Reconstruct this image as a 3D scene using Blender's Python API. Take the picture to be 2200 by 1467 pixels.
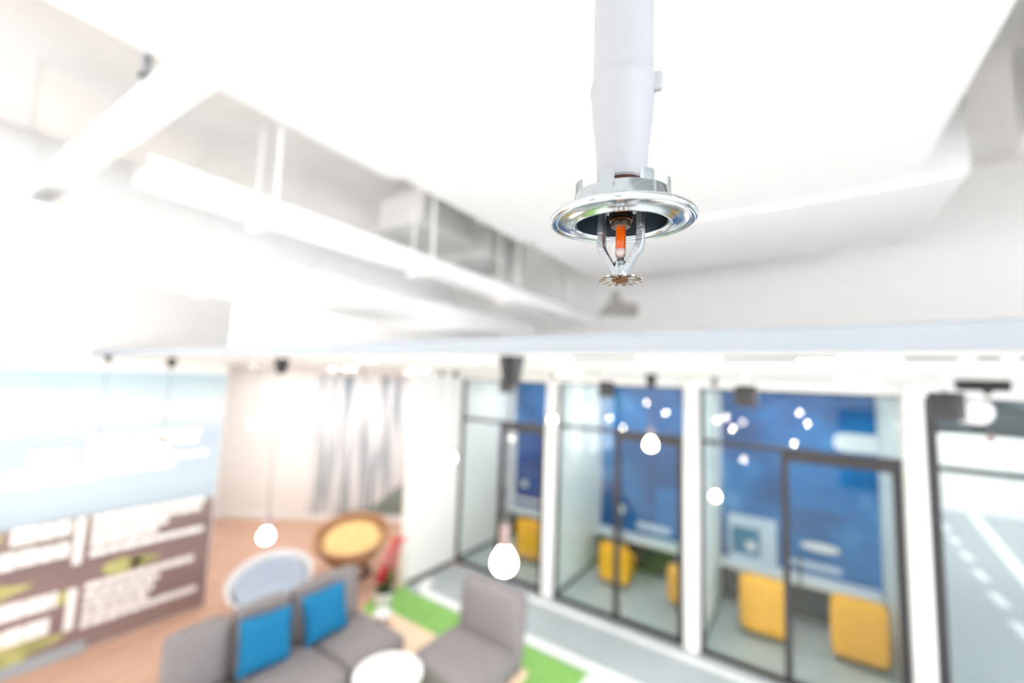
import bpy, bmesh, math, random
from mathutils import Vector, Matrix
random.seed(7)
for o in list(bpy.data.objects): bpy.data.objects.remove(o)
scene = bpy.context.scene
COL = scene.collection
R = math.radians
PI = math.pi

# ------------------------------------------------------------ camera, world, exposure
F, H = 890.0, 2.75                      # focal length in pixels of a 2200 px wide frame, eye height
YAW, PITCH, ROLL = R(34.5), R(5.4), R(2.2)
cam_d = bpy.data.cameras.new('camera'); cam = bpy.data.objects.new('camera', cam_d); COL.objects.link(cam)
cam_d.sensor_width = 36.0; cam_d.lens = F / 2200 * 36.0
cam_d.clip_start = 0.01; cam_d.clip_end = 200
ROT = Matrix.Rotation(YAW, 3, 'Z') @ Matrix.Rotation(PI/2 + PITCH, 3, 'X') @ Matrix.Rotation(ROLL, 3, 'Z')
cam.rotation_euler = ROT.to_euler(); cam.location = (0, 0, H)
cam_d.dof.use_dof = True; cam_d.dof.focus_distance = 0.205; cam_d.dof.aperture_fstop = 2.75
scene.camera = cam

def lin(c):
    return tuple(((v/255)/12.92 if v/255 <= .04045 else ((v/255+.055)/1.055)**2.4) for v in c)
w = bpy.data.worlds.new('daylight'); scene.world = w; w.use_nodes = True
bg = w.node_tree.nodes['Background']; bg.inputs[0].default_value = (0.97, 0.985, 1.0, 1); bg.inputs[1].default_value = 1.7
vs = scene.view_settings
vs.view_transform = 'Standard'; vs.look = 'None'; vs.gamma = 1.0; vs.use_curve_mapping = False; vs.exposure = 2.12
scene.display_settings.display_device = 'sRGB'
scene.cycles.use_denoising = True
scene.cycles.max_bounces = 7; scene.cycles.diffuse_bounces = 4; scene.cycles.glossy_bounces = 3; scene.cycles.transparent_max_bounces = 12
scene.cycles.use_adaptive_sampling = True; scene.cycles.adaptive_threshold = .1; scene.cycles.adaptive_min_samples = 16
scene.cycles.caustics_reflective = False; scene.cycles.caustics_refractive = False
scene.cycles.sample_clamp_indirect = 8.0

def at(x, y, dep):                      # a point of the place seen at pixel (x, y), dep metres ahead
    return Vector((0, 0, H)) + ROT @ Vector(((x-1100)/F, -(y-733.5)/F, -1.0)) * dep

# ------------------------------------------------------------ materials
def mat(name, c, rough=.5, metal=0., var=.04, scale=8., bump=0., spec=.5, emit=0., ecol=None, trans=0., ior=1.45, alpha=1.):
    m = bpy.data.materials.new(name); m.use_nodes = True
    nt = m.node_tree; b = nt.nodes['Principled BSDF']
    tc = nt.nodes.new('ShaderNodeTexCoord')
    n = nt.nodes.new('ShaderNodeTexNoise'); n.inputs['Scale'].default_value = scale; n.inputs['Detail'].default_value = 4
    nt.links.new(tc.outputs['Object'], n.inputs['Vector'])
    r = nt.nodes.new('ShaderNodeValToRGB')
    l = lin(c)
    r.color_ramp.elements[0].position = .3; r.color_ramp.elements[1].position = .7
    r.color_ramp.elements[0].color = (*[max(0, v*(1-var)) for v in l], 1)
    r.color_ramp.elements[1].color = (*[min(1, v*(1+var)) for v in l], 1)
    nt.links.new(n.outputs['Fac'], r.inputs['Fac']); nt.links.new(r.outputs['Color'], b.inputs['Base Color'])
    b.inputs['Roughness'].default_value = rough; b.inputs['Metallic'].default_value = metal
    b.inputs['Specular IOR Level'].default_value = spec
    b.inputs['IOR'].default_value = ior
    b.inputs['Transmission Weight'].default_value = trans
    if emit:
        b.inputs['Emission Color'].default_value = (*(ecol or (1, 1, 1)), 1); b.inputs['Emission Strength'].default_value = emit
    if bump:
        bp = nt.nodes.new('ShaderNodeBump'); bp.inputs['Strength'].default_value = bump; bp.inputs['Distance'].default_value = .002
        nt.links.new(n.outputs['Fac'], bp.inputs['Height']); nt.links.new(bp.outputs['Normal'], b.inputs['Normal'])
    m['nt'] = 1
    return m

def ramp_mat(name, axis, stops, rough=.6, noise=(1, 1, 1), nscale=3., amount=.1, wave=None):
    """colour along an object axis (a printed picture), its edges broken up by noise"""
    m = bpy.data.materials.new(name); m.use_nodes = True
    nt = m.node_tree; N = nt.nodes; L = nt.links; b = N['Principled BSDF']
    tc = N.new('ShaderNodeTexCoord'); mp = N.new('ShaderNodeMapping'); mp.inputs['Scale'].default_value = noise
    L.new(tc.outputs['Object'], mp.inputs['Vector'])
    n = N.new('ShaderNodeTexNoise'); n.inputs['Scale'].default_value = nscale; n.inputs['Detail'].default_value = 5
    L.new(mp.outputs['Vector'], n.inputs['Vector'])
    s = N.new('ShaderNodeSeparateXYZ'); L.new(tc.outputs['Object'], s.inputs[0])
    mr = N.new('ShaderNodeMapRange'); mr.inputs['From Min'].default_value = stops[0][0]; mr.inputs['From Max'].default_value = stops[-1][0]
    L.new(s.outputs['XYZ'.index(axis)], mr.inputs['Value'])
    ma = N.new('ShaderNodeMath'); ma.operation = 'MULTIPLY_ADD'; ma.inputs[1].default_value = amount
    L.new(n.outputs['Fac'], ma.inputs[0]); L.new(mr.outputs['Result'], ma.inputs[2])
    mb = N.new('ShaderNodeMath'); mb.operation = 'SUBTRACT'; mb.inputs[1].default_value = amount*.5; L.new(ma.outputs[0], mb.inputs[0])
    cr = N.new('ShaderNodeValToRGB'); e = cr.color_ramp.elements
    lo, hi = stops[0][0], stops[-1][0]
    e[0].position = 0; e[0].color = (*lin(stops[0][1]), 1); e[1].position = 1; e[1].color = (*lin(stops[-1][1]), 1)
    for p, c in stops[1:-1]:
        q = e.new((p-lo)/(hi-lo)); q.color = (*lin(c), 1)
    L.new(mb.outputs[0], cr.inputs['Fac']); L.new(cr.outputs['Color'], b.inputs['Base Color'])
    b.inputs['Roughness'].default_value = rough
    return m

def glass_mat(name, tint=(.96, .985, .98)):
    m = bpy.data.materials.new(name); m.use_nodes = True
    nt = m.node_tree; N = nt.nodes; L = nt.links
    N.remove(N['Principled BSDF'])
    t = N.new('ShaderNodeBsdfTransparent'); t.inputs[0].default_value = (*tint, 1)
    g = N.new('ShaderNodeBsdfGlossy'); g.inputs['Roughness'].default_value = 0.0
    f = N.new('ShaderNodeLayerWeight'); f.inputs['Blend'].default_value = .5      # Schlick's reflectance of a thin pane
    pw_ = N.new('ShaderNodeMath'); pw_.operation = 'POWER'; pw_.inputs[1].default_value = 5.0; L.new(f.outputs['Facing'], pw_.inputs[0])
    ad = N.new('ShaderNodeMath'); ad.operation = 'MULTIPLY_ADD'; ad.inputs[1].default_value = .955; ad.inputs[2].default_value = .04; L.new(pw_.outputs[0], ad.inputs[0])
    mx = N.new('ShaderNodeMixShader'); L.new(ad.outputs[0], mx.inputs[0]); L.new(t.outputs[0], mx.inputs[1]); L.new(g.outputs[0], mx.inputs[2])
    L.new(mx.outputs[0], N['Material Output'].inputs[0])
    return m

def noise_mat(name, stops, scale=2., vscale=(1, 1, 1), rough=.7, detail=4):
    m = bpy.data.materials.new(name); m.use_nodes = True
    nt = m.node_tree; N = nt.nodes; L = nt.links; b = N['Principled BSDF']
    tc = N.new('ShaderNodeTexCoord'); mp = N.new('ShaderNodeMapping'); mp.inputs['Scale'].default_value = vscale
    L.new(tc.outputs['Object'], mp.inputs['Vector'])
    n = N.new('ShaderNodeTexNoise'); n.inputs['Scale'].default_value = scale; n.inputs['Detail'].default_value = detail
    L.new(mp.outputs['Vector'], n.inputs['Vector'])
    cr = N.new('ShaderNodeValToRGB'); e = cr.color_ramp.elements
    e[0].position = stops[0][0]; e[0].color = (*lin(stops[0][1]), 1); e[1].position = stops[-1][0]; e[1].color = (*lin(stops[-1][1]), 1)
    for p, c in stops[1:-1]:
        q = e.new(p); q.color = (*lin(c), 1)
    L.new(n.outputs['Fac'], cr.inputs['Fac']); L.new(cr.outputs['Color'], b.inputs['Base Color'])
    b.inputs['Roughness'].default_value = rough
    return m

M = {}
M['white'] = mat('white_paint', (246, 245, 244), .6, var=.01)
M['ceil'] = mat('white_ceiling_paint', (247, 246, 245), .7, var=.01, scale=3)
M['duct'] = mat('white_painted_duct', (246, 246, 246), .5, var=.012, scale=2)
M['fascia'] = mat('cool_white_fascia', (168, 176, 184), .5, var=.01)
M['deck'] = noise_mat('pale_grey_deck', [(.3, (232, 229, 226)), (.7, (242, 240, 238))], 1.5)
M['greyduct'] = mat('galvanised_grey', (205, 208, 206), .45, var=.08, scale=4)
M['darkmetal'] = mat('dark_grey_metal', (62, 60, 62), .45, var=.05)
M['black'] = mat('black_metal', (34, 33, 34), .45, var=.05)
M['cordm'] = mat('dark_cord', (95, 92, 92), .7, var=.05)
M['frame'] = mat('dark_window_frame', (60, 57, 60), .4, var=.05)
M['floor'] = mat('pale_grey_vinyl', (228, 231, 232), .45, var=.02, scale=3)
M['road'] = mat('grey_road_carpet', (178, 187, 191), .9, var=.05, scale=30)
M['line'] = mat('white_line_carpet', (244, 247, 247), .8, var=.01)
M['green'] = noise_mat('green_grass_carpet', [(.3, (122, 178, 88)), (.7, (152, 200, 116))], 40., rough=.95)
M['wood'] = noise_mat('warm_wood_floor', [(.25, (188, 146, 126)), (.5, (208, 170, 148)), (.75, (224, 188, 162))], 3., (6, .6, 1), .5)
M['lightwood'] = noise_mat('light_birch_wood', [(.3, (226, 196, 164)), (.7, (240, 216, 188))], 4., (1, 8, 8), .5)
M['greyfab'] = mat('grey_upholstery', (136, 130, 132), .95, var=.06, scale=120, bump=.2)
M['bluefab'] = mat('blue_cushion_cloth', (12, 110, 156), .9, var=.06, scale=100, bump=.2)
M['tabletop'] = mat('white_laminate', (250, 250, 250), .3, var=.005)
M['yellow'] = mat('yellow_upholstery', (255, 186, 44), .8, var=.04, scale=40)
M['glass'] = glass_mat('clear_glass')
M['side'] = mat('pale_green_white_wall', (226, 234, 232), .6, var=.015)
M['blue'] = noise_mat('blue_mural', [(.28, (0, 62, 120)), (.48, (0, 92, 158)), (.6, (0, 120, 190)), (.8, (110, 172, 214))], 1.3)
M['bluescreen'] = noise_mat('deep_blue_print', [(.3, (12, 58, 120)), (.55, (20, 80, 156)), (.75, (50, 112, 184))], 2.2)
M['dado'] = noise_mat('dark_green_brown_dado', [(.3, (58, 60, 58)), (.5, (78, 74, 58)), (.7, (30, 76, 84))], 2.5)
M['brightblue'] = mat('bright_blue_print', (0, 112, 184), .6, var=.1, scale=3)
M['ledge'] = mat('white_ledge', (232, 238, 242), .4, var=.01)
M['boothfloor'] = mat('booth_grey_floor', (188, 198, 198), .4, var=.05)
M['bulb'] = mat('lit_bulb_glass', (255, 244, 230), .3, var=0, emit=10., ecol=(1, .86, .68))
M['filament'] = mat('lit_clear_bulb', (255, 244, 230), .3, var=0, emit=32., ecol=(1, .86, .68))
M['added_uplamp'] = mat('added_uplight_strip', (255, 255, 255), .4, var=0, emit=1.9, ecol=(1, .985, .97))  # glow of the strips added above the dropped ceiling
M['lamp'] = mat('lit_diffuser', (255, 255, 255), .4, var=0, emit=34., ecol=(1, .98, .95))
M['socket'] = mat('mauve_brass_socket', (150, 130, 126), .35, .6, var=.05)
M['chrome'] = mat('polished_chrome', (214, 219, 222), .13, 1., var=.02, scale=30)
M['satin'] = mat('satin_zinc_steel', (186, 194, 200), .17, 1., var=.06, scale=40)
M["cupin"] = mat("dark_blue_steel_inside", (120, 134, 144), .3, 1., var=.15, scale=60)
M['caststeel'] = mat('sandy_cast_chrome', (186, 192, 198), .36, 1., var=.06, scale=400, bump=.25)
M['nickel'] = mat('warm_nickel_deflector', (170, 160, 150), .28, 1., var=.05, scale=100)
M['brass'] = mat('dark_bronze_cap', (120, 84, 58), .28, 1., var=.1, scale=100)
M['darkthread'] = mat('dark_red_thread_seal', (70, 26, 20), .6, var=.2, scale=200)
M['pipe'] = mat('white_enamel_pipe', (168, 171, 177), .38, var=.02, scale=60, bump=.04)
M['orange'] = mat('orange_liquid_glass', (255, 104, 12), .08, var=.12, scale=300)
_b = M['orange'].node_tree.nodes['Principled BSDF']; _b.inputs['Coat Weight'].default_value = 1.0; _b.inputs['Coat Roughness'].default_value = .03
_b.inputs['Transmission Weight'].default_value = .35
M['clear'] = mat('clear_bulb_tip_glass', (250, 228, 218), .05, var=.02, trans=.7)
M['screw'] = mat('dull_grey_screw', (90, 84, 84), .45, .8, var=.1, scale=200)
M['leaf'] = mat('green_leaf', (70, 112, 50), .5, var=.2, scale=30)
M['red'] = mat('red_bract', (236, 36, 76), .5, var=.15, scale=30)
M['pink'] = mat('pink_bract', (246, 150, 156), .5, var=.1, scale=30)
M['pot'] = mat('white_ceramic', (242, 242, 244), .25, var=.01)
M['soil'] = mat('dark_soil', (70, 52, 42), .95, var=.2, scale=60)
M['bowlcloth'] = mat('blue_grey_cushion', (172, 184, 202), .9, var=.06, scale=20)
M['rattan'] = mat('brown_rattan', (170, 130, 98), .6, var=.2, scale=60)
M['gold'] = mat('golden_cushion', (226, 194, 136), .9, var=.15, scale=12)
M['darkbase'] = mat('dark_brown_metal', (76, 58, 54), .5, var=.1)
M['grey'] = mat('mid_grey_housing', (128, 125, 120), .5, var=.04)
M['letter'] = mat('white_vinyl_lettering', (252, 252, 252), .5, var=.005)
M['muralL'] = ramp_mat('landscape_print', 'Z', [(0, (150, 128, 126)), (.3, (136, 114, 116)), (.62, (146, 124, 122)), (.95, (128, 108, 108)), (1.24, (150, 136, 128)), (1.3, (182, 200, 214)), (1.5, (194, 212, 224)), (2.0, (190, 204, 222)), (2.16, (208, 218, 225)), (2.3, (224, 230, 234)), (2.5, (202, 219, 228)), (2.72, (178, 207, 222))], noise=(1, .6, 2), nscale=2.5, amount=.06)
M['muralB'] = noise_mat('skyline_print', [(.3, (86, 106, 122)), (.42, (168, 178, 188)), (.52, (222, 224, 228)), (.75, (246, 245, 245))], 2.2, (4.5, 4.5, .22), detail=3)
M['leafprint'] = mat('olive_print', (178, 176, 116), .6, var=.3, scale=6)
M['greenprint'] = mat('grey_green_print', (132, 146, 140), .6, var=.2, scale=4)
M['teal'] = mat('teal_print', (24, 120, 160), .6, var=.1, scale=4)
M['paleprint'] = mat('pale_blue_print', (196, 216, 234), .6, var=.03)
M['cloud'] = mat('white_print', (236, 242, 246), .6, var=.02)
M['tealgrey'] = noise_mat('dim_teal_wall', [(.35, (58, 74, 80)), (.6, (108, 128, 132)), (.75, (160, 178, 180))], 1.2)
M['mull'] = mat('dark_teal_mullion', (44, 62, 72), .4, var=.05)

# ------------------------------------------------------------ mesh helpers
def link(name, me, m=None, parent=None, loc=(0, 0, 0), smooth=False):
    o = bpy.data.objects.new(name, me); COL.objects.link(o)
    if m is not None: me.materials.append(M[m] if isinstance(m, str) else m)
    if parent is not None: o.parent = parent
    o.location = loc
    if smooth:
        for p in me.polygons: p.use_smooth = True
    return o
def tag(o, label=None, cat=None, group=None, kind=None):
    if label: o['label'] = label
    if cat: o['category'] = cat
    if group: o['group'] = group
    if kind: o['kind'] = kind
    return o
def thing(name, loc, label=None, cat=None, group=None, kind=None, rz=0):
    o = bpy.data.objects.new(name, None); COL.objects.link(o); o.location = loc; o.rotation_euler.z = rz
    o.empty_display_size = .1
    return tag(o, label, cat, group, kind)
def bm_mesh(name, bm):
    bmesh.ops.recalc_face_normals(bm, faces=bm.faces)
    me = bpy.data.meshes.new(name); bm.to_mesh(me); bm.free(); return me
def bm_box(bm, lo, hi, bevel=0, seg=2):
    r = bmesh.ops.create_cube(bm, size=1)
    c = [(lo[i]+hi[i])/2 for i in range(3)]; s = [hi[i]-lo[i] for i in range(3)]
    for v in r['verts']: v.co = Vector([v.co[i]*s[i]+c[i] for i in range(3)])
    if bevel:
        es = list({e for v in r['verts'] for e in v.link_edges})
        bmesh.ops.bevel(bm, geom=es, offset=bevel, segments=seg, affect='EDGES', profile=.5)
def box(name, lo, hi, m, parent=None, bevel=0, seg=2, loc=(0, 0, 0)):
    bm = bmesh.new(); bm_box(bm, lo, hi, bevel, seg)
    return link(name, bm_mesh(name, bm), m, parent, loc, smooth=False)
def shade(o, ang=35):
    me = o.data
    for p in me.polygons: p.use_smooth = True
    try: me.set_sharp_from_angle(angle=R(ang))
    except Exception: pass
    return o
def prism(name, poly, z0, z1, m, parent=None, bevel=0, loc=(0, 0, 0)):
    bm = bmesh.new()
    vs_ = [bm.verts.new((x, y, z0)) for x, y in poly]; f = bm.faces.new(vs_)
    r = bmesh.ops.extrude_face_region(bm, geom=[f]); bmesh.ops.translate(bm, vec=(0, 0, z1-z0), verts=[g for g in r['geom'] if isinstance(g, bmesh.types.BMVert)])
    if bevel: bmesh.ops.bevel(bm, geom=[e for e in bm.edges if abs(e.verts[0].co.z-e.verts[1].co.z) < 1e-6], offset=bevel, segments=2, affect='EDGES')
    return link(name, bm_mesh(name, bm), m, parent, loc)
def lathe(name, prof, m, parent=None, n=48, loc=(0, 0, 0), closed=False, ang=35, axis_tilt=None):
    """profile of (radius, z) turned about the z axis"""
    bm = bmesh.new(); rings = []
    for r, z in prof:
        if r < 1e-7: rings.append([bm.verts.new((0, 0, z))])
        else: rings.append([bm.verts.new((r*math.cos(2*PI*i/n), r*math.sin(2*PI*i/n), z)) for i in range(n)])
    pairs = list(zip(rings, rings[1:])) + ([(rings[-1], rings[0])] if closed else [])
    for a, b in pairs:
        if len(a) == 1 and len(b) == 1: continue
        for i in range(n):
            j = (i+1) % n
            if len(a) == 1: bm.faces.new((a[0], b[i], b[j]))
            elif len(b) == 1: bm.faces.new((a[i], a[j], b[0]))
            else: bm.faces.new((a[i], a[j], b[j], b[i]))
    return shade(link(name, bm_mesh(name, bm), m, parent, loc), ang)
def bm_tube(bm, pts, rad, n=10, cap=True):
    pts = [Vector(p) for p in pts]; rings = []
    up = Vector((0, 0, 1))
    for i, p in enumerate(pts):
        d = (pts[min(i+1, len(pts)-1)]-pts[max(i-1, 0)]).normalized()
        a = d.cross(up)
        if a.length < 1e-4: a = d.cross(Vector((1, 0, 0)))
        a.normalize(); b = a.cross(d).normalized()
        r = rad[i] if isinstance(rad, (list, tuple)) else rad
        rings.append([bm.verts.new(p + r*(math.cos(2*PI*k/n)*a + math.sin(2*PI*k/n)*b)) for k in range(n)])
    for u, v in zip(rings, rings[1:]):
        for k in range(n): bm.faces.new((u[k], u[(k+1) % n], v[(k+1) % n], v[k]))
    if cap: bm.faces.new(rings[0][::-1]); bm.faces.new(rings[-1])
def tube(name, pts, rad, m, parent=None, n=10, loc=(0, 0, 0)):
    bm = bmesh.new(); bm_tube(bm, pts, rad, n)
    return shade(link(name, bm_mesh(name, bm), m, parent, loc), 50)
def soft_box(name, lo, hi, m, parent=None, r=.04, puff=.0, loc=(0, 0, 0), rot=None):
    """an upholstered block: rounded, its faces slightly domed"""
    bm = bmesh.new(); bm_box(bm, lo, hi)
    bmesh.ops.subdivide_edges(bm, edges=bm.edges[:], cuts=5, use_grid_fill=True)
    c = Vector([(lo[i]+hi[i])/2 for i in range(3)]); h = Vector([(hi[i]-lo[i])/2 for i in range(3)])
    for v in bm.verts:
        p = v.co-c; q = Vector([max(-(h[i]-r), min(h[i]-r, p[i])) for i in range(3)]); d = p-q
        if d.length > 1e-6: p = q + d.normalized()*r
        for i in range(3):
            j, k = (i+1) % 3, (i+2) % 3
            f = (1-(p[j]/h[j])**2)*(1-(p[k]/h[k])**2)
            if abs(abs(p[i])-h[i]) < 1e-3: p[i] += math.copysign(puff*max(0, f), p[i])
        v.co = c+p
    o = link(name, bm_mesh(name, bm), m, parent, loc)
    if rot: o.rotation_euler = rot
    return shade(o, 60)
def copy_tree(o, parent=None):
    c = o.copy(); COL.objects.link(c)
    if parent is not None: c.parent = parent
    for ch in list(o.children): copy_tree(ch, c)
    return c
def rounded(x0, x1, y0, y1, r, n=6, corners=(1, 1, 1, 1)):
    pts = []
    for k, (cx, cy, a0) in enumerate(((x1, y1, 0), (x0, y1, 90), (x0, y0, 180), (x1, y0, 270))):
        if not corners[k]: pts.append((cx, cy)); continue
        ox = cx - r if cx == x1 else cx + r; oy = cy - r if cy == y1 else cy + r
        for i in range(n+1):
            a = R(a0 + 90*i/n); pts.append((ox + r*math.cos(a), oy + r*math.sin(a)))
    return pts

# ------------------------------------------------------------ the room
XL = -5.75            # left wall
YG = 4.98             # glass front of the booths
YB = 6.5              # back of the booths
ZS = H + .085         # underside of the dropped ceiling
ZD = 4.7              # deck
st = dict(kind='structure')
tag(box('floor', (-12, -6, -.1), (11, 17, 0), 'floor'), **st)
tag(box('ceiling', (-12, -6, ZD), (11, 8, ZD+.1), 'deck'), **st)
tag(box('wall_left', (XL-.05, -.5, 0), (XL, 2.25, ZD), 'white'), **st)
fl = thing('wall_left_glazed', (XL-.075, 0, 0), kind='structure')
box('plinth', (-.075, -6, 0), (.075, -.5, .35), 'white', fl)
for k in range(4): box('mullion', (-.05, -5.9+k*1.4, .35), (.05, -5.8+k*1.4, ZD), 'mull', fl)
tag(box('wall_alcove_side', (-11, 2.1, 0), (XL-.05, 2.23, ZD), 'white'), **st)
# the slanting wall at the back of the alcove
P1, P2 = Vector((-9.09, 3.45)), Vector((-6.38, 5.47))
DW = (P2-P1).normalized(); BACK_A = math.atan2(DW.y, DW.x)
wb = thing('wall_back', (P1.x, P1.y, 0), kind='structure', rz=BACK_A)
box('wall_face', (-2.2, 0, 0), (6.2, .15, ZS), 'white', wb)
box('printed_picture', (1.8, -.012, .12), (3.6, 0, 2.74), 'muralB', wb)
prism('picture_band', [(2.2, 0), (3.0, .12), (3.6, .62), (3.6, 0)], 0, .006, 'greenprint', wb, loc=(0, -.013, .14)).rotation_euler = (PI/2, 0, 0)
box('baseboard', (-2, -.05, 0), (4.6, -.0125, .12), 'white', wb, bevel=.01)
tag(box('wall_partition', (-4.45, 4.0, 0), (-4.3, YB, ZS), 'white', bevel=.01), **st)
tag(box('baseboard_partition', (-4.3, 4.0, 0), (-4.288, YG-.06, .06), 'darkmetal'), **st)
tag(box('wall_upper', (-9, YG-.02, ZS+.07), (8, YG+.13, ZD), 'white'), **st)
# dropped ceiling with its edge board
dc = thing('ceiling_dropped', (0, 1.03, ZS), kind='structure')
box('soffit', (-11, .03, 0), (11, 15, .03), 'ceil', dc)
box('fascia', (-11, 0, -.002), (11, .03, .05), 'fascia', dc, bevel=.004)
for i, (a, b) in enumerate(((-.70, -.40), (-.16, .08), (.2, .28), (.31, .34), (.37, .6))):
    box('air_slot', (a, .205, -.004), (b, .225, .0), 'black', dc)
# floor coverings
tag(box('floor_wood', (-11, -2, 0), (-3.85, 6.6, .006), 'wood'), **st)
tag(box('floor_grass_carpet', (-3.85, 1.7, 0), (-1.7, 3.96, .008), 'green'), **st)
tag(prism('floor_grass_corner', rounded(-4.35, -3.85, 3.3, 4.2, .2, corners=(0, 0, 1, 0)), .006, .01, 'green'), **st)
rc = thing('floor_road_carpet', (0, 0, 0), kind='structure')
prism('carpet', rounded(-4.27, 3.9, 3.96, YG-.04, .25, corners=(0, 1, 0, 0)), .001, .012, 'road', rc)
box('white_line', (-3.9, 3.98, .012), (3.6, 4.11, .015), 'line', rc)
box('white_line', (-3.6, 4.72, .012), (3.6, 4.82, .015), 'line', rc)
arc = [(-3.9+.32*math.cos(R(a)), 4.30+.32*math.sin(R(a))) for a in range(270, 169, -10)]
arci = [(-3.9+.19*math.cos(R(a)), 4.30+.19*math.sin(R(a))) for a in range(170, 271, 10)]
prism('white_line', arc+arci, .012, .015, 'line', rc)
cr_ = thing('floor_corridor_road', (0, 0, 0), kind='structure')
box('carpet', (.98, YG+.1, .001), (9, 15.6, .012), 'road', cr_)
for k in range(11):
    y = 5.6 + k*.98; x = 2.02 + (y-5.6)*.075
    box('road_dash', (x-.06, y, .012), (x+.06, y+.5, .015), 'line', cr_)
bm = bmesh.new()
for a, b in (((2.28, YG+.2), (3.5, 15.5)),):
    f = [bm.verts.new((a[0]-.07, a[1], .015)), bm.verts.new((a[0]+.07, a[1], .015)), bm.verts.new((b[0]+.1, b[1], .015)), bm.verts.new((b[0]-.1, b[1], .015))]
    g = bm.faces.new(f); r = bmesh.ops.extrude_face_region(bm, geom=[g]); bmesh.ops.translate(bm, vec=(0, 0, -.003), verts=[q for q in r['geom'] if isinstance(q, bmesh.types.BMVert)])
link('white_line', bm_mesh('white_line', bm), 'line', cr_)
tag(box('trim_1', (-5.745, -.5, .006), (-5.70, 1.25, .1), 'fascia', bevel=.006), **st)

# booths
BO = [(-4.3, -2.78), (-2.62, -1.04), (-.88, .745)]
for i, (a, b) in enumerate(BO):
    tag(box(f'wall_booth_back_{i+1}', (a+.001, YB, 0), (b+.08, YB+.1, ZS), 'blue'), **st)
    tag(box(f'wall_booth_dado_{i+1}', (a+.001, YB-.02, 0.001), (b-.001, YB-.001, .46), 'dado'), **st)
    tag(box(f'floor_booth_{i+1}', (a+.001, YG+.04, .001), (b-.001, YB-.021, .011), 'boothfloor'), **st)
for i, (a, b) in enumerate(((-2.78, -2.62), (-1.04, -.88), (.745, .895))):
    tag(box(f'wall_booth_side_{i+1}', (a+.02, YG+.12, 0), (b, YB-.001, ZS), 'side'), **st)
    c = thing('column', (0, 0, 0), ['slim white column with a rounded foot beside the white alcove wall', 'slim white column with a rounded foot in the middle of the glass front', 'wide white column beside the road-marked corridor'][i], 'column', 'white columns between the booths')
    prism('shaft', rounded(a, b, YG-.1, YG+.12, .05), .05, ZS, 'white', c)
    prism('foot', rounded(a+.012, b-.012, YG-.088, YG+.108, .045), 0, .05, 'white', c)
    box('base_strip', (a+.021, YG+.121, 0.012), (b+.012, YB-.03, .07), 'darkmetal', c) if False else None
for i, x in enumerate((-4.3, -2.62, -.88)):
    tag(box(f'baseboard_booth_{i+1}', (x+.0005, YG+.06, .0115), (x+.012, YB-.022, .06), 'darkmetal'), **st)

def glazing(i, a, b, d0, d1, tz, dz):
    wn = thing(f'window_{i}', (0, 0, 0), kind='structure')
    y0, y1 = YG-.025, YG+.025; t = .035; top = 2.75
    box('header', (a, YG-.04, top), (b, YG+.04, ZS), 'white', wn)
    box('sill_rail', (a, y0, 0.012), (d0, y1, .05), 'frame', wn)
    box('frame_post', (a, y0, .05), (a+t, y1, top), 'frame', wn)
    box('head_rail', (a+t, y0, top-.02), (b, y1, top), 'frame', wn)
    box('transom', (a+t, y0, tz), (b, y1, tz+.045), 'frame', wn)
    box('pane', (a+t, YG-.005, .05), (d0, YG+.005, tz), 'glass', wn)
    box('pane', (a+t, YG-.005, tz+.045), (b, YG+.005, top-.02), 'glass', wn)
    d = thing(f'door_{i}', (0, 0, 0), kind='structure')
    w_ = .06
    box('frame_post', (d0, y0-.005, 0.012), (d0+w_, y1+.005, tz), 'frame', d)
    box('frame_post', (d1-w_, y0-.005, 0.012), (d1, y1+.005, tz), 'frame', d)
    box('top_rail', (d0+w_, y0-.005, dz), (d1-w_, y1+.005, tz), 'frame', d)
    box('bottom_rail', (d0+w_, y0, 0.012), (d1-w_, y1, .06), 'frame', d)
    box('pane', (d0+w_, YG-.005, .06), (d1-w_, YG+.005, dz), 'glass', d)
    h = tube('handle', [(d0+.13, YG-.07, .85), (d0+.13, YG-.07, 1.25)], .012, 'frame', d)
    tube('handle_post', [(d0+.13, YG-.07, .9), (d0+.13, YG-.005, .9)], .008, 'frame', h); tube('handle_post', [(d0+.13, YG-.07, 1.2), (d0+.13, YG-.005, 1.2)], .008, 'frame', h)
glazing(1, -4.3, -2.78, -3.55, -2.79, 2.12, 2.04)
glazing(2, -2.62, -1.04, -1.83, -1.045, 2.16, 2.09)
glazing(3, -.88, .745, -.14, .74, 2.15, 2.07)
wn = thing('window_4', (0, 0, 0), kind='structure')
box('frame_post', (.897, YG-.04, 0.012), (.97, YG+.04, 2.75), 'frame', wn)
box('header', (.897, YG-.04, 2.75), (9, YG+.04, ZS), 'white', wn)
box('pane', (.97, YG-.005, .03), (3.95, YG+.005, 2.75), 'glass', wn)
box('sill_rail', (.97, YG-.02, .012), (3.95, YG+.02, .03), 'frame', wn)
box('frame_post', (3.95, YG-.04, 0.012), (4.02, YG+.04, 2.75), 'frame', wn)
box('pane', (4.02, YG-.005, .03), (9, YG+.005, 2.75), 'glass', wn)

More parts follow.
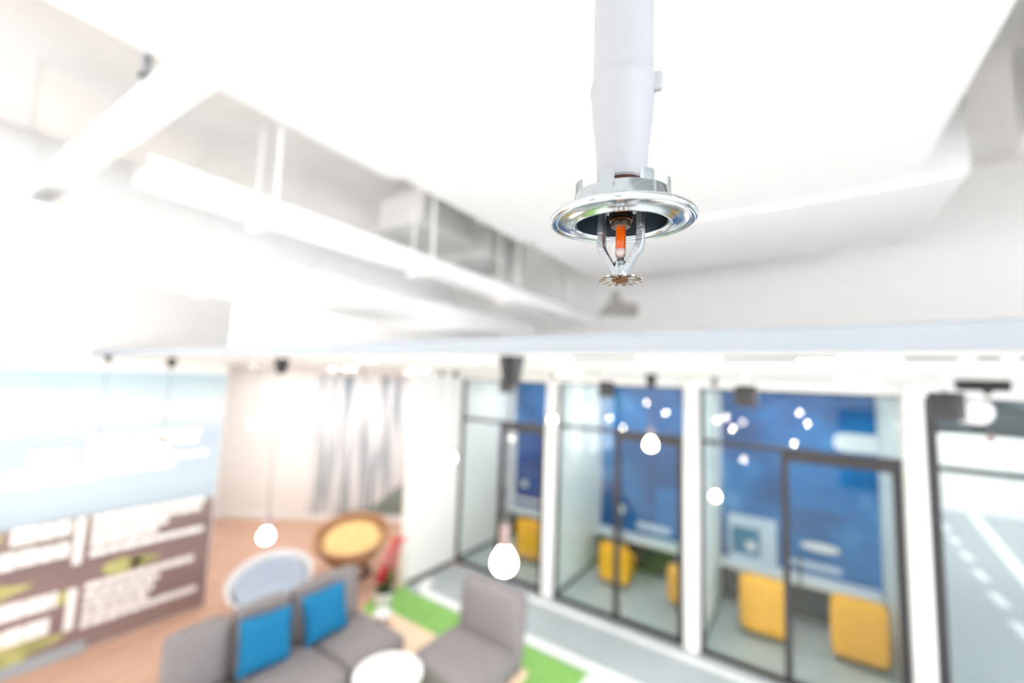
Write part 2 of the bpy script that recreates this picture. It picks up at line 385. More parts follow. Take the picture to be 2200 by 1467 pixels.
# corridor beyond the right-hand glass
tag(box('wall_corridor_end', (-2, 15.7, 0), (11, 15.85, ZS), 'tealgrey'), **st)
fr = thing('wall_corridor_added_opening', (9, 0, 0), kind='structure')  # unseen side, its far part opened to add daylight to the corridor
box('plinth', (-.1, YG+.1, 0), (.1, 15.7, .3), 'white', fr)
box('wall_face', (-.1, YG+.1, .3), (.1, 11.5, ZS), 'white', fr)
for k in range(4): box('mullion', (-.06, 11.5+k*1.35, .3), (.06, 11.6+k*1.35, ZS), 'mull', fr)
pw = thing('reflection_wall', (0, 0, 0), 'long white two-tier low wall standing in for reflected bands at the corridor end', 'low wall')  # solid white panels in place of bands reflected in the glass
box('lower_panel', (1.6, 14.6, .012), (8.6, 14.75, .92), 'white', pw, bevel=.02)
box('upper_panel', (1.6, 14.6, 1.08), (8.6, 14.75, 1.86), 'white', pw, bevel=.02)
for x in (1.9, 4.0, 6.1, 8.2): box('bracket', (x, 14.66, .92), (x+.08, 14.72, 1.08), 'darkmetal', pw)
for k, (x, zz) in enumerate(((3.0, 2.1), (4.2, 2.15), (5.4, 2.05))):
    s = thing('wall_cabinet', (x, 15.45, zz-.2), ['dark hanging cabinet behind the white low wall, leftmost of three', 'dark hanging cabinet behind the white low wall, middle of three', 'dark hanging cabinet behind the white low wall, rightmost of three'][k], 'cabinet', 'dark cabinets at the corridor end')
    box('body', (-.42, -.1, 0), (.42, .24, .6), 'frame', s); box('door', (-.41, -.12, .01), (-.005, -.101, .59), 'mull', s); box('door', (.005, -.12, .01), (.41, -.101, .59), 'mull', s)

# facades behind and to the right of the camera: solid rear wall with added dark panels, open right side for daylight
fr = thing('wall_rear', (0, -6, 0), kind='structure')
for a, b in ((-6, -3.4), (-2.2, 1.0), (2.2, 5.1)): box('wall_face', (a, -.1, 0), (b, .05, ZD), 'white', fr)
for a in (-3.4, 1.0):
    box('wall_face', (a, -.1, 2.3), (a+1.2, .05, ZD), 'white', fr); box('added_dark_panel', (a, -.08, 0), (a+1.2, -.03, 2.3), 'mull', fr)  # unseen dark panels added for the chrome to mirror
fr = thing('wall_right', (5.0, 0, 0), kind='structure')
box('plinth', (-.1, -6, 0), (.1, YG-.1, .35), 'white', fr)
for k in range(8): box('mullion', (-.06, -5.6+k*1.45, .35), (.06, -5.48+k*1.45, ZD), 'mull', fr)

# ------------------------------------------------------------ ducts and trays in the ceiling void
dk = thing('air_duct', (0, 0, 3.95), 'broad white rectangular air duct overhead above the pipe', 'air duct')
prism('duct_section', rounded(-2.05, .50, -3, 1.62, .14, corners=(1, 1, 0, 0)), 0, .5, 'duct', dk, bevel=.02)
prism('duct_section', rounded(-2.0, .59, 1.65, 3.08, .14, corners=(1, 1, 0, 0)), .015, .5, 'duct', dk, bevel=.02)
prism('duct_section', rounded(-1.92, .8, 3.12, 4.4, .2, corners=(1, 1, 0, 0)), .0, .5, 'duct', dk, bevel=.02)
box('joint_collar', (-1.96, 1.615, .03), (.46, 1.705, .47), 'duct', dk)
box('joint_collar', (-1.9, 3.075, .03), (.55, 3.145, .47), 'duct', dk)
ct = thing('cable_tray', (-2.2, 0, 3.5), 'long white cable tray hung on rods left of the broad air duct', 'cable tray')
box('tray_bed', (-.07, .47, 0), (.07, YG-.03, .012), 'duct', ct)
box('side_rail', (-.08, .47, 0), (-.07, YG-.03, .1), 'duct', ct); box('side_rail', (.07, .47, 0), (.08, YG-.03, .1), 'duct', ct)
for y in (.95, 2.02, 3.1, 4.2):
    for s in (-.1, .1): tube('hanger_rod', [(s, y, -.001), (s, y, 1.2)], .011, 'white', ct, n=8)
    box('hanger_bar', (-.13, y-.02, -.03), (.13, y+.02, -.001), 'white', ct)
bd = thing('branch_duct', (-1.6, .385, 3.56), 'slender white square duct crossing overhead at the upper left', 'air duct', rz=R(3.2))
box('duct_body', (XL+1.62, -.045, 0), (5, .045, .1), 'duct', bd, bevel=.02, seg=3)
for x in (-2.4, -.9, .55): box('joint_collar', (x, -.05, -.005), (x+.05, .05, .105), 'duct', bd, bevel=.02)
rd = thing('spiral_duct', (-4.0, 0, 4.0), 'round white duct running towards the booths high on the left', 'air duct')
tube('duct_body', [(0, -3, 0), (0, 3.6, 0), (-.03, 3.9, -.02), (-.15, 4.15, -.05), (-.4, 4.3, -.08), (-1.4, 4.35, -.1)], .22, 'duct', rd, n=24)
for y in (-.6, .3, 1.2, 2.1, 3.0):
    c = lathe('joint_ring', [(.222, -.02), (.235, -.02), (.235, .02), (.222, .02)], 'duct', rd, n=24, closed=True, loc=(0, y, 0)); c.rotation_euler.x = PI/2
    tube('hanger_rod', [(0, y, .22), (0, y, ZD-4.0)], .008, 'white', rd, n=6)
l2 = thing('low_duct', (-3.15, 0, 3.28), 'flat white duct below the round duct on the left', 'air duct')
box('duct_body', (-.35, -2.5, 0), (.35, 4.6, .2), 'duct', l2, bevel=.02); box('joint_collar', (-.37, 1.1, -.015), (.37, 1.16, .215), 'duct', l2, bevel=.01); box('joint_collar', (-.37, 2.9, -.015), (.37, 2.96, .215), 'duct', l2, bevel=.01)
for k, (y, zz) in enumerate(((2.7, 4.35), (3.6, 4.3))):
    b = thing('ceiling_unit', (-2.9, y, zz-.3), ['pale grey boxy air unit high between duct and cable tray, nearer one', 'pale grey boxy air unit high between duct and cable tray, farther one'][k], 'air unit', 'air units in the ceiling void')
    box('casing', (-.35, -.3, 0), (.35, .3, .38), 'greyduct', b, bevel=.03); box('end_cap', (-.3, -.33, .04), (.3, -.3, .34), 'deck', b, bevel=.01)
    tube('hanger_rod', [(.3, 0, .38), (.3, 0, ZD-zz+.3)], .01, 'white', b, n=6)
au = thing('air_handler', (1.0, 0, 4.1), 'grey ribbed air handler in the ceiling void at upper right', 'air unit')
box('casing', (.05, -1, .0), (2.4, 3.15, .5), 'greyduct', au, bevel=.02)
for k in range(8): box('rib', (.22+k*.27, -.98, -.03), (.26+k*.27, 3.0, .0), 'grey', au)
for y in (.9, 2.0): box('cross_strap', (.06, y, -.045), (2.38, y+.07, -.03), 'grey', au)
box('end_flange', (0, 3.15, -.06), (2.45, 3.21, .5), 'deck', au)
for y in (1.2, 2.9): tube('hanger_rod', [(.02, y, -.02), (.02, y, .6)], .012, 'white', au, n=8)
hs = at(1330, 676, 2.5)
hb = thing('hanging_bracket', hs, 'grey hanging bracket with a tapered neck seen just below the deflector disc', 'bracket', rz=YAW)
prism('body', [(-.115, 0), (.105, 0), (.1, .065), (.03, .065), (.0, .09), (-.02, .15), (-.035, .15), (-.05, .09), (-.1, .03)], -.04, .04, 'grey', hb).rotation_euler = (PI/2, 0, 0)
tube('hanger_rod', [(-.027, 0, .145), (-.027, 0, 3.95-hs.z)], .006, 'white', hb, n=8)

# ------------------------------------------------------------ the fire sprinkler (millimetres, z = 0 at the flange's underside)
def sprinkler(loc, rz, label, top):
    t = thing('fire_sprinkler', loc, label, 'sprinkler', rz=rz)
    k = .001
    def L(name, prof, m, parent=t, n=64, **kw): return lathe(name, [(r*k, z*k) for r, z in prof], m, parent, n, **kw)
    pz = (top-loc[2])/k
    pp = L('drop_pipe', [(0, 21), (11.4, 21), (12.2, 21.8), (12.4, 28), (12.9, 38), (14.0, 48), (15.1, 56), (15.6, 62), (15.7, 68), (16.3, 69.5), (16.6, 72), (16.2, 74.5), (15.5, 76), (15.3, 80), (15.2, 120), (15.2, pz), (0, pz)], 'pipe')
    sl = soft_box('paint_drip', (-.003, -.002, -.005), (.0035, .002, .005), 'pipe', pp, r=.0018); sl.location = (.0158, -.004, .0715)
    L('thread_seal', [(0, 21.2), (11.0, 21.2), (10.9, 12), (10.2, 9), (0, 9)], 'darkthread')
    ec = thing('escutcheon', (0, 0, 0)); ec.parent = t; ec.rotation_euler = (R(3.6), 0, 0)
    es = L('escutcheon_flange', [(23.6, 3.2), (25.5, 3.3), (30, 3.6), (34.6, 3.9), (36.2, 3.6), (36.85, 2.6), (36.8, 1.4), (36.2, .5), (35.0, .3), (34.2, .9), (32.5, .9), (29, .3), (26.6, -.2), (25.4, -.9), (24.4, -1.1), (23.6, -.5), (23.3, .8), (23.3, 3.2)], 'chrome', ec, closed=True, n=96, ang=50)
    es.scale = (.965, .965, 1)
    cup = L('recessed_cup', [(23.4, 2.8), (23.5, 14.0), (23.3, 14.3), (22.8, 14.3), (22.6, 14.0), (22.6, 2.8)], 'satin', ec, n=96, closed=True)
    L('cup_lining', [(22.5, .5), (22.4, 13.4), (20.5, 14), (10.6, 14), (10.6, 13.2), (20, 13.1), (21.6, 12.6), (22.0, .5)], 'cupin', ec, closed=True)
    for i in range(8):
        a = R(-90-16+45*i + (0)); wid = R(17)
        bm = bmesh.new(); n = 6; q = []
        for z in (13.2, 18.4, 19.2):
            row = []
            f = wid/2 if z < 19 else wid/2-.03
            for rr in (22.75, 23.45):
                row.append([bm.verts.new((rr*k*math.cos(a-f+2*f*j/n), rr*k*math.sin(a-f+2*f*j/n), z*k)) for j in range(n+1)])
            q.append(row)
        for s in range(2):
            for j in range(n):
                bm.faces.new((q[s][1][j], q[s][1][j+1], q[s+1][1][j+1], q[s+1][1][j])); bm.faces.new((q[s][0][j], q[s+1][0][j], q[s+1][0][j+1], q[s][0][j+1]))
            for j in (0, n): bm.faces.new((q[s][0][j], q[s][1][j], q[s+1][1][j], q[s+1][0][j]))
        for j in range(n): bm.faces.new((q[2][0][j], q[2][1][j], q[2][1][j+1], q[2][0][j+1]))
        shade(link('tab', bm_mesh('tab', bm), 'satin', ec))
    # yoke: two arms meeting in a boss
    fr = thing('sprinkler_frame', (0, 0, 0)); fr.parent = t; fr.rotation_euler.z = R(-14)
    L('frame_collar', [(0, 12), (9.2, 12), (9.2, 8.2), (8.6, 7.6), (0, 7.6)], 'caststeel', fr)
    for s in (-1, 1):
        path = [(9.3, 12, 3.4), (9.6, 4, 3.4), (9.7, -4, 3.3), (9.7, -10, 3.2), (9.0, -12.5, 3.2), (5.8, -18, 3.0), (3.2, -22.6, 2.8), (2.0, -25, 2.6)]
        bm = bmesh.new(); rings = []
        for i, (x, z, hw) in enumerate(path):
            p0 = path[max(i-1, 0)]; p1 = path[min(i+1, len(path)-1)]
            d = Vector((p1[0]-p0[0], 0, p1[1]-p0[1])).normalized(); nrm = Vector((-d.z, 0, d.x))
            if nrm.x < 0: nrm = -nrm
            th = 1.75 if i not in (3, 4) else 2.0; ring = []
            for u, v in ((-.7, -1), (.7, -1), (1, -.6), (1, .6), (.7, 1), (-.7, 1), (-1, .6), (-1, -.6)):
                c = Vector((x, 0, z)) + nrm*th*u + Vector((0, 1, 0))*hw*v
                ring.append(bm.verts.new((s*c.x*k, c.y*k, c.z*k)))
            rings.append(ring)
        for a, b in zip(rings, rings[1:]):
            for j in range(8): bm.faces.new((a[j], a[(j+1) % 8], b[(j+1) % 8], b[j]))
        bm.faces.new(rings[0]); bm.faces.new(rings[-1])
        shade(link('arm', bm_mesh('arm', bm), 'caststeel', fr), 40)
    L('boss', [(0, -18.4), (2.0, -18.4), (2.9, -19), (3.4, -21.5), (4.1, -24.5), (4.2, -26.4), (3.6, -27.2), (0, -27.2)], 'caststeel', fr)
    L('bulb_seat', [(0, -17.2), (1.7, -17.2), (1.7, -18.5), (0, -18.5)], 'screw')
    cap = L('bulb_cap', [(0, 6.5), (5.6, 6.5), (5.9, 5.6), (5.9, 4.3), (5.0, 4.0), (5.0, 3.1), (5.7, 2.9), (5.7, 1.9), (4.6, 1.5), (4.4, -.2), (3.6, -.7), (0, -.7)], 'brass', n=40)
    L('cap_washer', [(5.2, 4.05), (6.2, 4.05), (6.2, 3.3), (5.2, 3.3)], 'black', cap, closed=True)
    L('cap_nut', [(2.9, .9), (5.2, .9), (4.9, -1.2), (2.9, -1.2)], 'nickel', cap, n=6, closed=True)
    gb = L('glass_bulb', [(0, 1), (2.1, .6), (2.55, -.6), (2.6, -6), (2.6, -12.6), (0, -12.6)], 'orange', n=32)
    L('bulb_tip', [(0, -12.62), (2.6, -12.62), (2.6, -14.4), (2.3, -15.9), (1.5, -16.9), (.9, -17.3), (0, -17.3)], 'clear', gb, n=32)
    # deflector: a toothed disc
    bm = bmesh.new(); nt_ = 16; pts = []
    for i in range(nt_):
        a0 = 2*PI*i/nt_; st_ = 2*PI/nt_
        for f, r in ((.0, 5.2), (.2, 5.6), (.26, 10.3), (.34, 10.7), (.68, 10.7), (.76, 10.3), (.82, 5.6)):
            pts.append((r*k*math.cos(a0+f*st_), r*k*math.sin(a0+f*st_)))
    lo = [bm.verts.new((x, y, (-28.0 - (math.hypot(x, y)/k-6.6)*.13)*k)) for x, y in pts]
    hi = [bm.verts.new((x, y, (-27.0 - (math.hypot(x, y)/k-6.6)*.13)*k)) for x, y in pts]
    c0 = bm.verts.new((0, 0, -28*k)); c1 = bm.verts.new((0, 0, -27*k)); n = len(pts)
    for i in range(n):
        j = (i+1) % n
        bm.faces.new((lo[i], lo[j], hi[j], hi[i])); bm.faces.new((c0, lo[j], lo[i])); bm.faces.new((c1, hi[i], hi[j]))
    df = link('deflector', bm_mesh('deflector', bm), 'nickel', t)
    L('deflector_screw', [(0, -27.9), (3.9, -27.9), (3.9, -28.6), (3.0, -29.3), (2.0, -29.4), (1.8, -28.9), (0, -28.9)], 'brass', df, n=32)
    return t
SP = at(1334, 484, .2077)
VIEW = math.atan2(235, F)
sp = sprinkler(SP, YAW-VIEW, 'chrome pendent fire sprinkler with an orange glass bulb on the thick white pipe', 3.95)
p2 = at(312, 165, 1.78)
s2 = sprinkler(p2, .3, 'small distant fire sprinkler beside the slender duct at upper left', ZD)

# ------------------------------------------------------------ lamps
def bulb_pendant(x, y, dep, by, sc, label, bs=1.0):
    p = at(x, y, dep); b = at(x, by, dep)
    X, Y = p.x, p.y
    drop = ZS - b.z
    t = thing('pendant_lamp', (X, Y, ZS), label, 'lamp', 'bare bulb pendants under the dropped ceiling')
    lathe('canopy', [(0, 0), (.045*sc, 0), (.045*sc, -.012*sc), (.03*sc, -.095*sc), (.024*sc, -.1*sc), (0, -.1*sc)], 'black', t, n=28)
    tube('cord', [(0, 0, -.09*sc), (0, 0, -drop+.09*bs)], .0025, 'cordm', t, n=6)
    so = lathe('socket', [(0, -drop+.12*bs), (.012*bs, -drop+.12*bs), (.017*bs, -drop+.105*bs), (.018*bs, -drop+.048*bs), (0, -drop+.048*bs)], 'socket', t, n=20)
    pr = [(0, .05), (.014, .05), (.018, .042), (.026, .03), (.036, .014), (.041, -.004), (.039, -.02), (.03, -.034), (.016, -.042), (0, -.044)]
    lathe('bulb', [(r*bs, z*bs-drop) for r, z in pr], 'bulb', t, n=24)
    return t
PN = [(1100, 765, 1.46, 1188, 1.0, 'largest bare bulb pendant with a big black cone canopy, hanging over the armchair', 1.0),
      (606, 770, 2.67, 1138, .95, 'bare bulb pendant on a long cord hanging above the blue-grey bowl chair', 1.0),
      (370, 771, 3.7, 968, .85, 'bare bulb pendant before the right end of the lettered landscape wall', 1.1),
      (232, 773, 3.6, 985, .6, 'leftmost bare bulb pendant before the lettered landscape wall', .95),
      (556, 793, 6.4, 910, .6, 'bare bulb pendant just right of the lettered landscape wall, deep in the alcove', 1.0),
      (730, 794, 6.2, 878, .7, 'left one of two short bare bulb pendants before the skyline picture', .95),
      (780, 803, 6.8, 866, .6, 'right one of two short bare bulb pendants before the skyline picture', .95),
      (949, 812, 5.6, 965, .6, 'farther of two close bare bulb pendants beside the white partition', 1.0),
      (980, 800, 4.9, 980, .75, 'nearer of two close bare bulb pendants beside the white partition', 1.0),
      (1189, 815, 5.0, 900, .6, 'short bare bulb pendant before the leftmost white column', .95),
      (1399, 800, 3.0, 952, .95, 'bare bulb pendant with black cone canopy before the middle glass booth', 1.0),
      (1535, 818, 3.5, 1060, .6, 'bare bulb pendant hanging low beside the middle white column', .8),
      (2121, 838, 2.5, 970, .6, 'rightmost bare bulb pendant before the corridor glass', .9),
      (1958, 850, 4.2, 944, .4, 'short bare bulb pendant before the wide white column', .8)]
for a in PN: bulb_pendant(*a)
def spot(x, dep, label):
    p = at(x, 820, dep)
    t = thing('cylinder_downlight', (p.x, p.y, ZS), label, 'lamp', 'dark cylinder downlights')
    tube('stem', [(0, 0, 0), (0, 0, -.07)], .012, 'white', t, n=10)
    lathe('housing', [(0, -.065), (.05, -.065), (.052, -.07), (.052, -.17), (.047, -.17), (.045, -.15), (0, -.15)], 'darkmetal', t, n=28)
    lathe('diffuser', [(0, -.148), (.044, -.148), (.044, -.151), (0, -.151)], 'lamp', t, n=24)
spot(1090, 2.9, 'dark cylinder downlight half hidden behind the largest cone canopy')
spot(1303, 2.75, 'dark cylinder downlight before the middle glass booth')
spot(1602, 2.1, 'dark cylinder downlight before the glass booth with two yellow chairs')
spot(2030, 1.62, 'large dark cylinder downlight before the corridor glass')
p = at(2085, 815, 1.95)
t = thing('globe_spotlight', (p.x, p.y, ZS), 'white round spotlight on a black bracket before the corridor glass', 'lamp')
box('bracket', (-.05, -.03, -.05), (.12, .03, 0), 'black', t, bevel=.006)
tube('stem', [(0, 0, -.05), (0, 0, -.09)], .012, 'white', t, n=10)
lathe('globe', [(0, -.08), (.03, -.085), (.058, -.105), (.07, -.14), (.064, -.175), (.04, -.2), (0, -.205)], 'pot', t, n=28)
for k, (x, y, lab) in enumerate(((-.67, 1.25, 'recessed round ceiling light behind the fascia, beside the biggest cone canopy'), (-1.1, 1.3, 'recessed round ceiling light behind the fascia, left of the biggest cone canopy'), (-1.75, 1.3, 'recessed round ceiling light behind the fascia, leftmost of the row'),
        (.05, 1.3, 'recessed round ceiling light behind the fascia, above the two-yellow-chair booth'), (.46, 1.3, 'recessed round ceiling light behind the fascia, rightmost of the row'),
        (-3.2, 3.0, 'recessed round ceiling light above the grey sofa'), (-1.6, 3.2, 'recessed round ceiling light before the middle glass booth'), (.3, 3.2, 'recessed round ceiling light before the wide white column'),
        (-5.0, 3.4, 'recessed round ceiling light above the alcove chairs'), (-6.6, 4.2, 'recessed round ceiling light near the skyline picture'), (-7.6, 3.4, 'added recessed round ceiling light at the far left of the alcove'), (-5.6, 5.0, 'added recessed round ceiling light between the skyline picture and the partition'),  # last two added to brighten the alcove's back wall
        (-3.5, 5.8, 'added round ceiling light inside the booth nearest the white partition'), (-1.8, 5.8, 'added round ceiling light inside the middle glass booth'), (-.1, 5.8, 'added round ceiling light inside the booth with two yellow chairs'),  # unseen lights added to brighten the booth interiors
        (2.6, 6.6, 'added round ceiling light over the corridor road, nearer one'), (3.2, 10.5, 'added round ceiling light over the corridor road, middle one'), (3.4, 13.6, 'added round ceiling light over the corridor road, farthest one'))):  # unseen lights added to brighten the corridor
    t = thing('recessed_light', (x, y, ZS), lab, 'ceiling light', 'recessed round ceiling lights')
    r = .045 if y < 2 else (.16 if y > 10 else .1 if x < -5.5 else .1)
    lathe('trim_ring', [(r, 0), (r+.012, 0), (r+.012, -.006), (r, -.008)], 'white', t, n=28, closed=True)
    lathe('diffuser', [(0, -.001), (r, -.001), (r, -.004), (0, -.004)], 'lamp', t, n=28)

for k, (y, lab) in enumerate(((1.5, 'added unseen linear uplight on the dropped ceiling just behind its edge board'), (3.0, 'added unseen linear uplight on the dropped ceiling nearer the booths'))):  # unseen strips added to brighten the ceiling void and ducts
    t = thing('added_uplight', (0, y, ZS+.0655), lab, 'ceiling light', 'added uplights on the dropped ceiling')
    for x in (-5, -2, 1, 4): box('foot', (x, -.03, -.035), (x+.05, .03, 0), 'white', t)
    box('housing', (-5.2, -.04, 0), (4.2, .04, .02), 'white', t); box('diffuser', (-5.18, -.035, .02), (4.18, .035, .024), 'added_uplamp', t)
def reflected_pendant(x, y, yr, label):
    v = ROT @ Vector(((x-1100)/F, -(y-733.5)/F, -1.0)); q = Vector((0, 0, H)) + v*((2*YG-yr)/v.y)
    top = 3.95 if -2.05 < q.x < .6 and -3 < yr < 1.6 else ZD
    t = thing('pendant_lamp', (q.x, yr, top), label, 'lamp', 'bare bulb pendants behind the viewer'); dr = top-q.z
    lathe('canopy', [(0, 0), (.045, 0), (.045, -.012), (.03, -.095), (.024, -.1), (0, -.1)], 'black', t, n=20)
    tube('cord', [(0, 0, -.09), (0, 0, -dr+.09)], .0025, 'cordm', t, n=6)
    lathe('socket', [(0, -dr+.12), (.012, -dr+.12), (.017, -dr+.105), (.018, -dr+.048), (0, -dr+.048)], 'socket', t, n=12)
    lathe('bulb', [(r, z-dr) for r, z in [(0, .05), (.014, .05), (.026, .03), (.041, -.004), (.03, -.034), (.016, -.042), (0, -.044)]], 'filament', t, n=16)
for x, y, yr, lab in ((1263, 883, -1.6, 'leftmost in the middle booth glass'), (1310, 898, -1.6, 'in the middle booth glass, at the side wall edge'), (1338, 918, -.8, 'lowest in the middle booth glass'), (1389, 866, -2.2, 'highest in the middle booth glass'), (1430, 887, -.4, 'rightmost in the middle booth glass'),
        (1541, 903, -1.2, 'upper of the left pair in the corridor-side booth glass'), (1574, 921, -.7, 'lower of the left pair in the corridor-side booth glass'), (1718, 887, -2.4, 'highest of the right trio in the corridor-side booth glass'), (1735, 910, -1.8, 'middle of the right trio in the corridor-side booth glass'), (1706, 953, -.9, 'lowest of the right trio in the corridor-side booth glass')):
    reflected_pendant(x, y, yr, 'bare bulb reflected ' + lab)

# ------------------------------------------------------------ lettered landscape wall
mw = thing('landscape_mural', (XL+.0, 0, 0), 'large lettered landscape print covering the wall at left', 'wall mural')
box('print', (.0005, -.49, .02), (.012, 2.235, 2.69), 'muralL', mw)
for y, z, ry, rz in ((1.45, .72, .16, .07), (.62, .74, .2, .06), (.75, .2, .3, .1), (.5, 1.2, .12, .08), (1.05, .55, .08, .05), (1.62, .72, .12, .05)):
    pts = [(y+ry*math.cos(a)*(1+.2*math.sin(3*a+y)), z+rz*math.sin(a)*(1+.25*math.cos(4*a))) for a in [2*PI*i/20 for i in range(20)]]
    bm = bmesh.new(); f = bm.faces.new([bm.verts.new((.0125, *q)) for q in pts]); r = bmesh.ops.extrude_face_region(bm, geom=[f]); bmesh.ops.translate(bm, vec=(.001, 0, 0), verts=[g for g in r['geom'] if isinstance(g, bmesh.types.BMVert)])
    link('printed_bush', bm_mesh('printed_bush', bm), 'leafprint', mw)
def words(y0, y1, z, h, big=False):
    bm = bmesh.new(); y = y0
    while y < y1-.01:
        wd = min(random.uniform(.05, .13)*(1.3 if big else 1), y1-y)
        bm_box(bm, (.014, y, z-h/2*random.uniform(.85, 1)), (.02, y+wd, z+h/2*random.uniform(.85, 1)), .004, 1); y += wd+.008
    link('lettering_row', bm_mesh('lettering_row', bm), 'letter', mw)
for z, a, b in ((2.02, 1.15, 2.02), (1.94, 1.15, 2.0), (1.86, 1.15, 1.72), (1.78, 1.15, 2.12), (1.69, 1.15, 1.8),
                (1.24, 1.2, 2.13), (1.16, 1.2, 2.1), (1.08, 1.2, 1.8), (1.0, 1.2, 1.72), (.91, 1.2, 2.15),
                (.60, 1.2, 2.08), (.51, 1.2, 1.78), (.42, 1.2, 1.74), (.33, 1.2, 1.7), (.25, 1.2, 2.15)): words(a, b, z, .07)
for z, a, b in ((1.87, .72, 1.02), (1.70, .3, 1.04), (1.2, .68, 1.06), (1.0, .25, 1.06), (.56, .3, 1.02), (.34, .25, 1.0)): words(a, b, z, .15, True)
for z0, z1 in ((1.62, 2.05), (.84, 1.27), (.24, .62)): box('divider_bar', (.014, 1.085, z0), (.02, 1.15, z1), 'letter', mw, bevel=.003)

# ------------------------------------------------------------ seating group
sf = thing('sofa', (-3.4, 1.95, 0), 'grey modular sofa of three seats on a long light wood platform', 'sofa')
def S(x): return x+3.4
box('platform', (-.42, -1.35, .12), (.46, 1.32, .19), 'lightwood', sf, bevel=.012)
for x in (-.34, .36):
    for y in (-1.2, 0, 1.2): box('leg', (x, y-.03, .008), (x+.06, y+.03, .12), 'lightwood', sf, bevel=.006)
for i, (a, b) in enumerate(((-.96, -.29), (-.28, .30), (.31, .88))):
    soft_box('seat_cushion', (-.26, a+.004, .19), (.42, b-.004, .42), 'greyfab', sf, r=.05, puff=.012)
for i, (a, b) in enumerate(((-.71, -.285), (-.265, .185), (.205, .88))):
    bk = soft_box('backrest', (-.07, a+.006, -.02), (.07, b-.006, .62), 'greyfab', sf, r=.045, puff=.012, loc=(-.32, 0, .2)); bk.rotation_euler.y = R(-6)
    lathe('zip_pull', [(0, .004), (.004, .003), (.004, -.003), (0, -.004)], 'darkmetal', bk, n=8, loc=(-.072, (a+b)/2, .05))
for i, (y, zz, lab, rx) in enumerate(((1.84, .62, 'bright blue square cushion leaning on the left half of the grey sofa', -4), (2.35, .62, 'bright blue square cushion nearer the wooden end of the grey sofa', 3))):
    c = thing('throw_cushion', (-3.53, y, zz), lab, 'cushion', 'blue cushions on the sofa'); c.rotation_euler = (R(rx), R(-14), R(-3))
    bm = bmesh.new(); n = 12; hw = .2
    for s in (-1, 1):
        g = [[None]*(n+1) for _ in range(n+1)]
        for a in range(n+1):
            for b in range(n+1):
                u, v = a/n*2-1, b/n*2-1
                th = .07*((1-u**4)*(1-v**4))**.6
                pin = 1-.06*(1-abs(u*v))*(abs(u)**4+abs(v)**4)*.5
                g[a][b] = bm.verts.new((s*th, u*hw*pin, v*hw*pin))
        for a in range(n):
            for b in range(n): bm.faces.new((g[a][b], g[a+1][b], g[a+1][b+1], g[a][b+1]))
    bmesh.ops.remove_doubles(bm, verts=bm.verts[:], dist=1e-5)
    shade(link('cover', bm_mesh('cover', bm), 'bluefab', c), 80)
    e = [(0, -hw*.96, -hw*.96), (0, -hw*.93, 0), (0, -hw*.96, hw*.96), (0, 0, hw*.93), (0, hw*.96, hw*.96), (0, hw*.93, 0), (0, hw*.96, -hw*.96), (0, 0, -hw*.93), (0, -hw*.96, -hw*.96)]
    tube('piping', e, .004, 'bluefab', c, n=6)
ac = thing('lounge_chair', (-2.4, 2.98, 0), 'armless grey lounge chair with a high back on a light wood base', 'chair')
soft_box('seat_cushion', (-.36, -.33, .19), (.34, .28, .42), 'greyfab', ac, r=.05, puff=.012)
bk = soft_box('backrest', (-.36, -.07, -.02), (.34, .07, .63), 'greyfab', ac, r=.045, puff=.012, loc=(0, .33, .2)); bk.rotation_euler.x = R(-6)
box('platform', (-.38, -.36, .12), (.37, .42, .19), 'lightwood', ac, bevel=.012)
for x in (-.34, .28):
    for y in (-.3, .34): box('leg', (x, y-.03, .008), (x+.05, y+.03, .12), 'lightwood', ac, bevel=.006)
tb = thing('round_table', (-2.68, 2.37, 0), 'small round white table between the sofa and the lounge chair', 'table')
lathe('tabletop', [(0, .45), (.245, .45), (.26, .443), (.262, .434), (.255, .425), (0, .425)], 'tabletop', tb, n=56)
lathe('column', [(0, .425), (.03, .425), (.022, .3), (.022, .06), (.03, .035), (0, .03)], 'pot', tb, n=24)
lathe('foot', [(0, .035), (.13, .03), (.17, .015), (.17, .008), (0, .008)], 'pot', tb, n=40)
bw = thing('small_bowl', (-3.62, 3.08, .191), 'small white bowl on the bare wooden end of the sofa platform', 'bowl')
lathe('shell', [(0, 0), (.04, 0), (.06, .02), (.085, .07), (.09, .09), (.084, .09), (.07, .06), (.03, .02), (0, .018)], 'pot', bw, n=28)
lathe('rim', [(.083, .088), (.092, .088), (.092, .094), (.083, .094)], 'tabletop', bw, n=28, closed=True)

# alcove chairs
bc = thing('bowl_chair', (-4.98, 2.62, .006), 'round white bowl chair with a blue-grey cushion behind the sofa', 'chair')
sh = lathe('shell', [(0, .0), (.2, .02), (.38, .12), (.49, .27), (.52, .38), (.50, .385), (.46, .28), (.35, .15), (.18, .06), (0, .045)], 'pot', bc, n=48, loc=(0, 0, .2)); sh.rotation_euler = (R(14), R(14), 0)
cu = lathe('cushion', [(0, .06), (.2, .08), (.36, .17), (.43, .27), (.42, .33), (.34, .29), (.2, .2), (0, .17)], 'bowlcloth', bc, n=40, loc=(0, 0, .2)); cu.rotation_euler = (R(14), R(14), 0)
lathe('base_ring', [(.26, 0), (.3, 0), (.3, .03), (.26, .03)], 'darkbase', bc, n=36, closed=True)
for k in range(4): tube('leg', [(.28*math.cos(k*PI/2+.4), .28*math.sin(k*PI/2+.4), .015), (.2*math.cos(k*PI/2+.4), .2*math.sin(k*PI/2+.4), .27)], .014, 'darkbase', bc, n=8)
bc.scale = (.82, .82, .82)
rc2 = thing('rattan_chair', (-5.15, 3.78, .006), 'round brown rattan chair with a golden cushion by the red plant', 'chair')
